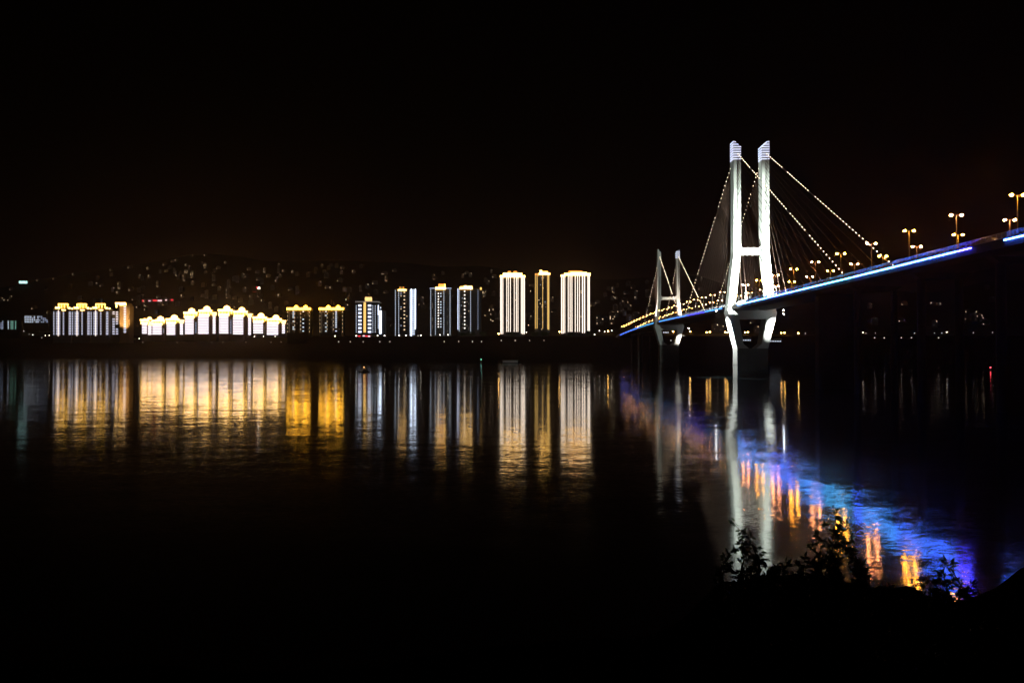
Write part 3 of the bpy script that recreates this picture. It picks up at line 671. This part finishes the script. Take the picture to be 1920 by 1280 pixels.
def house(x, y, v):
    Y = ground_at(x, y + 1.5, 2000 if x < 560 else 1640)
    if Y is None: return
    me, ds = VAR[v]; p = P(x, y, Y); p.z = tz(x, Y) - .5
    o = bpy.data.objects.new('hillside_block', me); COL.objects.link(o); o.location = p; o['_o'] = tuple(p)
    o.rotation_euler = (0, 0, rh.uniform(-.35, .35)); s = rh.uniform(.85, 1.1) * (1 if Y > 3000 else .85); o.scale = (s, s, s)
    up = 'high' if y < 530 else ('halfway up' if y < 575 else 'low')
    if x > 1260: up = 'low'
    tag(o, f'block with {ds}' + (' halfway up the hill ' if up[1] == 'a' else f' {up} on the hill ') + region(x), 'house', f'small blocks {up} on the hillside {region(x)}')
fixed = [(210, 506, 1), (243, 501, 1), (278, 504, 0), (309, 496, 1), (324, 490, 1), (331, 489, 0), (360, 480, 9), (386, 478, 1), (423, 493, 0), (409, 503, 1), (280, 519, 0), (263, 520, 2), (331, 516, 3), (349, 515, 8), (361, 520, 8), (347, 525, 3), (361, 533, 2), (313, 508, 1), (402, 534, 1), (182, 532, 0), (191, 535, 1), (246, 543, 1), (212, 546, 2), (222, 550, 0), (102, 524, 0), (72, 525, 1), (138, 515, 0), (22, 542, 1), (4, 564, 2), (10, 564, 0), (18, 564, 0), (268, 541, 1), (267, 556, 9), (343, 556, 0), (299, 557, 1), (311, 571, 1), (259, 578, 0), (428, 553, 3), (430, 558, 1), (441, 560, 1), (453, 565, 1), (429, 535, 6), (445, 528, 6), (440, 525, 5), (456, 520, 2), (463, 518, 1), (467, 505, 1), (483, 510, 1), (496, 510, 3), (486, 524, 1), (503, 518, 1), (519, 524, 2), (519, 528, 0), (525, 519, 2), (523, 499, 2), (549, 511, 0), (545, 543, 1), (525, 556, 0), (488, 555, 1), (604, 500, 2), (621, 498, 1), (642, 502, 1), (663, 510, 0), (640, 513, 2), (600, 535, 2), (613, 539, 1), (621, 541, 0), (638, 526, 1), (703, 531, 1), (719, 513, 1), (723, 513, 1), (724, 526, 3), (724, 548, 1), (740, 507, 1), (689, 541, 2), (813, 520, 2), (817, 523, 1), (875, 512, 1), (868, 519, 2), (882, 518, 2), (921, 510, 2), (927, 519, 1), (914, 533, 2), (926, 553, 4), (915, 591, 1), (922, 591, 8), (924, 601, 3), (931, 597, 6), (790, 570, 1), (797, 577, 1), (792, 577, 2), (727, 600, 1), (736, 615, 0), (735, 621, 9), (997, 535, 1), (997, 548, 0), (1001, 547, 1), (997, 603, 3), (997, 609, 1), (998, 590, 5), (1035, 564, 2), (1038, 584, 1), (1120, 567, 1), (1111, 572, 1), (1148, 562, 2), (1155, 560, 0), (1150, 541, 1), (1187, 539, 1), (1174, 550, 1), (1192, 559, 0), (1192, 552, 2), (1171, 564, 1), (1147, 593, 2), (1155, 593, 2), (1121, 608, 3), (1126, 608, 2), (1147, 606, 8), (1154, 580, 4), (1180, 581, 2), (1215, 550, 1), (1223, 571, 1), (1135, 602, 4), (1146, 600, 6),
         (1314, 524, 2), (1313, 541, 1), (1495, 570, 1), (1631, 576, 2), (1695, 570, 1), (1688, 601, 1), (1747, 570, 0), (1753, 571, 9), (1762, 571, 0), (1804, 604, 9), (1813, 594, 3), (1814, 598, 1), (1832, 587, 0), (1827, 601, 2), (1836, 600, 2), (1839, 604, 2), (1847, 607, 1), (1826, 597, 4), (1860, 565, 4), (1850, 541, 4), (1752, 612, 2), (1640, 607, 4), (1410, 604, 1), (1424, 623, 1), (1418, 635, 2), (1340, 628, 2), (1352, 633, 2)]
for x, y, v in fixed: house(x, y, v); placed.append((x, y))
cnt = 0
while cnt < 128:
    u = rh.random()
    x = rh.gauss(430, 150) if u < .5 else rh.uniform(20, 930) if u < .86 else rh.uniform(1110, 1240)
    rt = lerp_table(RIDGE, x); y = rt + 10 + (600 - rt) * rh.random() ** 1.25
    if x < 0 or x > 1250 or y > 612: continue
    if any(abs(x - a) < 7 and abs(y - b_) < 4 for a, b_ in placed): continue
    placed.append((x, y)); cnt += 1
    house(x, y, rh.choices(range(11), (3, 9, 9, 5, 20, 15, 12, 22, 3, 3, 6))[0])
# ------------------------------------------------------------------ riverside lamps on the far bank
SL = {}
def shore_lamp(x, y, kind, where):
    Y = ground_at(x, y + {'big': 5, 'mid': 3.5, 'small': 3}[kind]) or 1500
    if kind == 'big': Y = 1400 if Y < 1400 else Y
    r_, m = {'big': (1.25, ORFAR), 'mid': (.95, WHLAMP), 'small': (.6, WHSM)}[kind]
    if y > 638: Y = ground_at(x, y + 3)
    p = P(x, y, Y); g = Vector((p.x, p.y, tz(x, Y)))
    h = max(2.0, p.z - g.z)
    nm = {'big': 'orange', 'mid': 'bright white', 'small': 'small pale'}[kind]
    o = root('street_lamp', g, f'{nm} riverside lamp {where}', 'street lamp', f'{nm} riverside lamps {where}')
    key = (kind, round(h))
    if key not in SL:
        SL[key] = (MB().tube((0, 0, -1), (0, 0, h), .18, .12, 6).mesh('pole', lampmetal), MB().ball((0, 0, 0), r_, 8, 6, .7).mesh('lamp_globe', m), MB().lathe((0, 0, r_ * .55), [(r_ * .9, 0), (r_ * .35, r_ * .4), (.02, r_ * .5)], 8).mesh('lamp_cap', lampmetal))
    a, b_, c = SL[key]; inst('pole', a, o, g); gl = inst('lamp_globe', b_, o, g + Vector((0, 0, h))); inst('lamp_cap', c, gl, g + Vector((0, 0, h)))
def wh(x, y):
    if y > 637: b_ = 'low on the bank below '
    else: b_ = 'at the foot of '
    for lim, t_ in ((95, 'the low office block'), (205, 'the three gold topped towers'), (262, 'the tan tower'), (400, 'the left domed blocks'), (536, 'the right domed blocks'), (655, 'the twin dotted towers'), (730, 'the gold spined block'), (800, 'the ladder lit tower'), (905, 'the dotted towers'), (990, 'the left lined tower'), (1040, 'the golden tower'), (1112, 'the right lined tower')):
        if x < lim: return b_ + t_
    if x < 1240: return 'left of the far pylon'
    if x < 1380: return 'between the two pylons under the bridge'
    if x < 1520: return 'right of the near pylon under the deck'
    return 'under the bridge at the right' if y < 630 else 'low on the bank under the bridge at the right'
for x, y in ((935, 625.5), (973, 624.5), (1011, 623), (1049, 622), (1082, 621.5), (1262, 621.5), (1294, 621.5), (1325, 623), (1331, 622), (1360, 622.5), (1364, 623), (1397, 623), (1402, 622.5), (1465, 624), (1471, 623.5), (1497, 624.5), (1140, 620.5)):
    shore_lamp(x, y, 'big', wh(x, y))
for x, y in ((1775, 622.5), (1618, 623), (1, 626), (4.5, 620), (16, 619), (45, 620), (40.5, 606), (53, 607), (65.5, 607), (89.5, 606), (61.5, 627.5), (85, 628.5), (92.5, 628.5), (115, 629.5), (123.5, 630.5), (109, 634), (116.5, 634), (121.5, 634), (127, 634), (145.5, 635.5), (157, 635), (170, 632), (179, 634.5), (185, 631), (261, 634.5), (273, 636), (442, 630.5), (459, 630.5), (477, 630.5), (494, 630.5), (516, 630.5), (628, 629.8), (668, 629.5), (708, 629), (721, 629.2), (748.5, 628.6), (761, 628.6), (789, 628.6), (825, 627.6), (840, 627.4), (897, 626.5), (1115, 627), (1124, 620), (1134, 621.5), (1147, 619.5), (987, 622.5), (1246, 621.5), (1252, 622)):
    shore_lamp(x, y, 'mid', wh(x, y))
for x, y in ((1623.5, 624.5), (1641.5, 624), (1715, 624.5), (1752, 624.2), (1766, 624), (1825, 623.5), (1861, 623), (74, 621), (78.5, 633), (136, 634), (55, 626.5), (240, 634), (247, 634), (268, 642), (332, 642), (397, 641.5), (418, 641.5), (461, 641.5), (508, 641.5), (527, 641), (568, 641), (635, 641), (657, 640.5), (681, 640.5), (712, 640.2), (731, 640.2), (833, 640), (860, 640), (886, 640), (903, 640), (940, 639.4), (966, 639.4), (993, 639.4), (1020, 639.4), (553, 630), (784, 629), (808, 628.6), (1105, 622), (1510, 625), (1640, 634.6), (1658, 635), (1690, 634.8), (1709, 635), (1760, 633.4), (1258, 640), (1282, 629)):
    shore_lamp(x, y, 'small', wh(x, y))
# riverside shops with lit fronts below the bridge
for x0, x1, y0, y1, n, lb in ((1243, 1254, 619, 626, 4, 'low shop with four white lit fronts left of the far pylon pier'), (1393, 1408, 632, 642, 5, 'small lit kiosk row seen through the near pylon struts'), (1443, 1465, 636, 642, 7, 'long low building with a white window line right of the near pier')):
    Y = (ground_at((x0 + x1) / 2, y1) or 1250)
    g = Bld(lb, None, Y, x0, x1, y0, y1, 8, wall_d, 'riverside_shop', 'shop')
    for q in range(n): g.win(x0 + 1.4 + (x1 - x0 - 2.8) * q / (n - 1), (y0 + y1) / 2 + .6, 1.7, 1.5, COOL)
    g.box('roof', x0 - .6, y0 - 1, x1 + .6, y0, stone, .6, 9)
# ------------------------------------------------------------------ boats and river lights
def boat(c, Ln, label, name='fishing_boat', passenger=False, lit=True):
    r = root(name, c, label, 'boat'); mb = MB(); n = 10; c = Vector(c)
    prof = []
    for i in range(n + 1):
        t = i / n * 2 - 1; w = Ln * .13 * (1 - abs(t) ** 2.6) + .05; sh = .55 + .55 * abs(t) ** 2.5
        x = c.x + t * Ln / 2
        b0 = len(mb.v); mb.v += [(x, c.y - w, c.z + sh), (x, c.y - w * .6, c.z - .3), (x, c.y + w * .6, c.z - .3), (x, c.y + w, c.z + sh), (x, c.y + w * .85, c.z + sh - .25), (x, c.y - w * .85, c.z + sh - .25)]
        if i:
            for k in range(6):
                k2 = (k + 1) % 6; mb.f.append((b0 - 6 + k, b0 + k, b0 + k2, b0 - 6 + k2)); mb.mi.append(0)
    mb.build('hull', hullm, r)
    if not passenger:
        cb = MB(); cb.box(c.x - .9, c.x + 1.3, c.y - .8, c.y + .8, c.z + .3, c.z + 1.9); cb.box(c.x - 1.1, c.x + 1.5, c.y - .95, c.y + .95, c.z + 1.9, c.z + 2.05)
        cb.build('cabin', hullm, r)
        m = MB().tube((c.x - .2, c.y, c.z + 2.0), (c.x - .2, c.y, c.z + 3.9), .06).build('mast', hullm, r)
        MB().ball((c.x - .2, c.y - .1, c.z + 3.9), .3, 8, 5).build('lantern', em('boat lantern', (9, 3.4, 1)), r)
    else:
        cb = MB(); cb.box(c.x - Ln * .38, c.x + Ln * .36, c.y - 2, c.y + 2, c.z + .4, c.z + 3.4); cb.build('cabin', whitep, r)
        rf = MB(); rf.box(c.x - Ln * .42, c.x + Ln * .40, c.y - 2.3, c.y + 2.3, c.z + 3.4, c.z + 3.7); rf.build('roof', whitep, r)
    return r
bp_ = P(683, 698, 631); boat((bp_.x, 631, 0.0), 8.8, 'small dark fishing boat with an orange lantern on the calm water')
bp_ = P(957, 679, 1118); boat((bp_.x, 1118, 0.0), 27, 'long pale unlit ferry moored at the far bank below the lined towers', 'moored_ferry', True)
def beacon(x, Y, zl, m, label):
    X = (x - 960) / F * Y; r = root('river_beacon', (X, Y, 0), label, 'buoy')
    MB().lathe((X, Y, -.3), [(.05, 0), (1.1, .05), (1.2, .8), (.9, 1.0), (.2, 1.1)], 10).build('float', hullm, r)
    MB().tube((X, Y, .6), (X, Y, zl - .2), .16, .1).build('mast', steel, r)
    MB().ball((X, Y, zl), .45, 8, 5).build('beacon_light', m, r)
beacon(902, 1105, 5.0, em('green beacon', (1.2, 5, 3.6)), 'river beacon with a pale green light below the dotted towers')
beacon(1857, 700, 2.4, em('red beacon', (9, .6, .8)), 'river beacon with a single red light at the far right')
# ------------------------------------------------------------------ cars on the bridge
def car(Y, lat, label, col):
    z = dz(Y) + .24; c = B(lat, Y, z); r = root('car', c, label, 'car', 'cars on the bridge'); m = mat('car paint ' + col[0], col[1], .3, .3)
    mb = MB(); x, y = c.x, c.y
    mb.box(x - .88, x + .88, y - 2.2, y + 2.2, z + .3, z + .85)
    mb.hexa([(x - .85, y - 1.3, z + .85), (x + .85, y - 1.3, z + .85), (x + .85, y + 1.7, z + .85), (x - .85, y + 1.7, z + .85), (x - .68, y - .6, z + 1.48), (x + .68, y - .6, z + 1.48), (x + .68, y + 1.2, z + 1.48), (x - .68, y + 1.2, z + 1.48)])
    mb.build('body', m, r)
    for sx_ in (-1, 1):
        MB().box(x + sx_ * .6 - .17, x + sx_ * .6 + .17, y - 2.26, y - 2.19, z + .55, z + .75).build('headlight', em('car headlight', (30, 20, 9)), r)
        for sy in (-1, 1): MB().tube((x + sx_ * .70, y + sy * 1.35, z + .32), (x + sx_ * .92, y + sy * 1.35, z + .32), .32, n=12).build('wheel', hullm, r)
for Y, l_, lb, c_ in ((219, -8.6, 'pale car behind the railing where the blue strip breaks off', ('silver', (.4, .4, .4))), (248, -8.6, 'dark car behind the railing left of the second near lamp', ('dark', (.05, .05, .06))), (290, -8.6, 'red car behind the railing near the end of the stay cables', ('red', (.3, .03, .02)))):
    car(Y, l_, lb, c_)
# ------------------------------------------------------------------ trees along the far bank
def tree(x, Y, h, w, seed, label):
    r_ = random.Random(seed); z0 = tz(x, Y) - .5; X = (x - 960) / F * Y; r = root('tree', (X, Y, z0), label, 'tree', 'dark trees on the far bank')
    mb = MB(); mb.tube((X, Y, z0), (X + .3, Y, z0 + h * .45), .45, .28, 7)
    for k in range(5):
        a = r_.uniform(0, 6.28); mb.tube((X + .3, Y, z0 + h * .4), (X + math.cos(a) * w * .3, Y + math.sin(a) * w * .3, z0 + h * .75), .2, .06, 5)
    mb.build('trunk', bark, r); mb = MB()
    cl = [(X + r_.gauss(0, w * .22), Y + r_.gauss(0, w * .2), z0 + h * (.45 + .5 * r_.random())) for _ in range(14)]
    for c in cl:
        for _ in range(34):
            p = Vector(c) + Vector([r_.gauss(0, w * .1) for _ in range(3)]); u = Vector([r_.uniform(-1, 1) for _ in range(3)]).normalized() * r_.uniform(.5, .9); v = u.cross(Vector([r_.uniform(-1, 1) for _ in range(3)])).normalized() * .5
            mb.face([p - u, p + v, p + u, p - v])
    mb.build('crown', leafm, r)
for k, (x, off, h, w) in enumerate(((208, 150, 14, 13), (216, 160, 17, 15), (225, 155, 16, 14), (234, 160, 13, 14), (244, 165, 11, 13), (254, 160, 12, 12), (340, 165, 9, 12), (366, 170, 8, 11), (870, 215, 9, 12), (884, 220, 10, 12), (905, 215, 9, 12), (960, 220, 8, 13), (1003, 215, 9, 12), (1020, 220, 9, 12), (1070, 215, 8, 13), (1103, 215, 9, 12))):
    Y = lerp_table(SHORE, x) + off; near = {0: 'the tan tower', 6: 'the left domed blocks', 8: 'the dotted towers', 11: 'the lined towers'}[max(q for q in (0, 6, 8, 11) if q <= k)]
    j = k - max(q for q in (0, 6, 8, 11) if q <= k)
    tree(x, Y, h, w, 50 + k, f'{ORD[j]} dark tree from the left on the bank before {near}')
# ------------------------------------------------------------------ shrubs on the near bank, silhouetted against the water
def shrub(x, y, Y, tops, seed, label, spread=.5, leaf=.09):
    """tops: photo positions where the main shoots end"""
    r_ = random.Random(seed); base = P(x, y, Y); base.z = nz(base.x, Y) - .1
    r = root('shrub', base, label, 'shrub', 'leafy shrubs on the near bank'); st = MB(); lf = MB()
    def leafat(p, d):
        d = (d + Vector((r_.gauss(0, .5), r_.gauss(0, .5), r_.gauss(-.35, .45)))).normalized(); l_ = leaf * r_.uniform(.45, 1.35); s_ = d.cross(Vector((r_.uniform(-1, 1), r_.uniform(-1, 1), .3))).normalized() * l_ * .17
        lf.face([p, p + d * l_ * .4 + s_, p + d * l_, p + d * l_ * .45 - s_])
    for tx, ty in tops:
        tip = P(tx, ty, Y + r_.uniform(-.5, .5)); p = base.copy(); n = 16; pts = [p]; wob = Vector((0, 0, 0))
        bend = Vector((r_.uniform(-.3, .3), r_.uniform(-.2, .2), .1))
        for k in range(1, n + 1):
            t_ = k / n; wob = wob * .8 + Vector((r_.gauss(0, .035), r_.gauss(0, .035), r_.gauss(0, .01)))
            pts.append(base.lerp(tip, t_ ** .9) + bend * math.sin(math.pi * t_) * 1.6 + wob * (1 - t_))
        for k in range(n): st.tube(pts[k], pts[k + 1], .022 * (1 - k / n) + .005, .022 * (1 - (k + 1) / n) + .004, 5, cap=False)
        for k in range(2, n + 1):
            d0 = (pts[k] - pts[k - 1]).normalized()
            for _ in range(2 if k < 9 else 1):
                dd = (d0 * .6 + Vector((r_.uniform(-1, 1), r_.uniform(-1, 1), r_.uniform(-.3, .7))) * .9).normalized(); L_ = spread * r_.uniform(.3, 1) * (1 - .72 * k / n) * .7; q = pts[k]; m = 6
                for j in range(m):
                    q2 = q + dd * L_ / m; st.tube(q, q2, .006, .004, 4, cap=False); q = q2; dd = (dd + Vector((0, 0, -.06))).normalized()
                    for _ in range(2): leafat(q + Vector([r_.gauss(0, .015) for _ in range(3)]), dd)
            for _ in range(3): leafat(pts[k], d0)
    st.build('stems', bark, r); lf.build('foliage', leafm, r)
shrub(1395, 1290, 11.5, [(1379, 985), (1389, 1012), (1375, 1030), (1404, 1035), (1420, 1052), (1436, 1078), (1366, 1062)], 1, 'leafy shrub with the leftmost tall tip, below the near pylon reflection', .34)
shrub(1450, 1300, 12, [(1447, 1092), (1458, 1068), (1475, 1058), (1490, 1075), (1468, 1100), (1430, 1110)], 2, 'low shrub between the leftmost tipped shrub and the arching one', .30)
shrub(1525, 1300, 12.5, [(1568, 958), (1550, 985), (1535, 1005), (1520, 1025), (1508, 1048), (1497, 1058), (1540, 1050)], 3, 'arching shrub whose branch leans up right across the orange reflections', .30)
shrub(1585, 1300, 12, [(1588, 985), (1597, 1010), (1583, 1025), (1604, 1050), (1570, 1050), (1612, 1080), (1560, 1075)], 4, 'upright tall shrub just right of the arching one', .30)
shrub(1660, 1320, 12.5, [(1640, 1110), (1665, 1102), (1690, 1112), (1620, 1112), (1710, 1120)], 5, 'low shrub below the brightest orange reflection', .32)
shrub(1775, 1310, 11.5, [(1774, 1050), (1768, 1075), (1760, 1095), (1786, 1090), (1795, 1110), (1750, 1118)], 6, 'slim shrub with a dense dark tip at the right', .26)
shrub(1830, 1310, 11.5, [(1822, 1100), (1838, 1110), (1812, 1120), (1850, 1120)], 7, 'rightmost low shrub under the violet blue reflection', .30)
shrub(1725, 1320, 12.0, [(1720, 1108), (1735, 1100), (1745, 1115), (1705, 1118)], 8, 'low shrub left of the slim dark tipped one', .30)
# ------------------------------------------------------------------ the damp night air
HZD = 0.000058
hm = bpy.data.materials.new('night haze'); hm.use_nodes = True; t = hm.node_tree; t.nodes.clear()
ho = t.nodes.new('ShaderNodeOutputMaterial'); hp = t.nodes.new('ShaderNodeVolumePrincipled'); hp.inputs['Color'].default_value = (.90, .70, .62, 1); hp.inputs['Density'].default_value = HZD; hp.inputs['Anisotropy'].default_value = .8
t.links.new(hp.outputs[0], ho.inputs['Volume'])
tag(MB().box(-6200, 6200, -60, 9000, -330, 720).build('haze', hm), kind='stuff')
for o in bpy.data.objects:
    if '_o' in o: del o['_o']
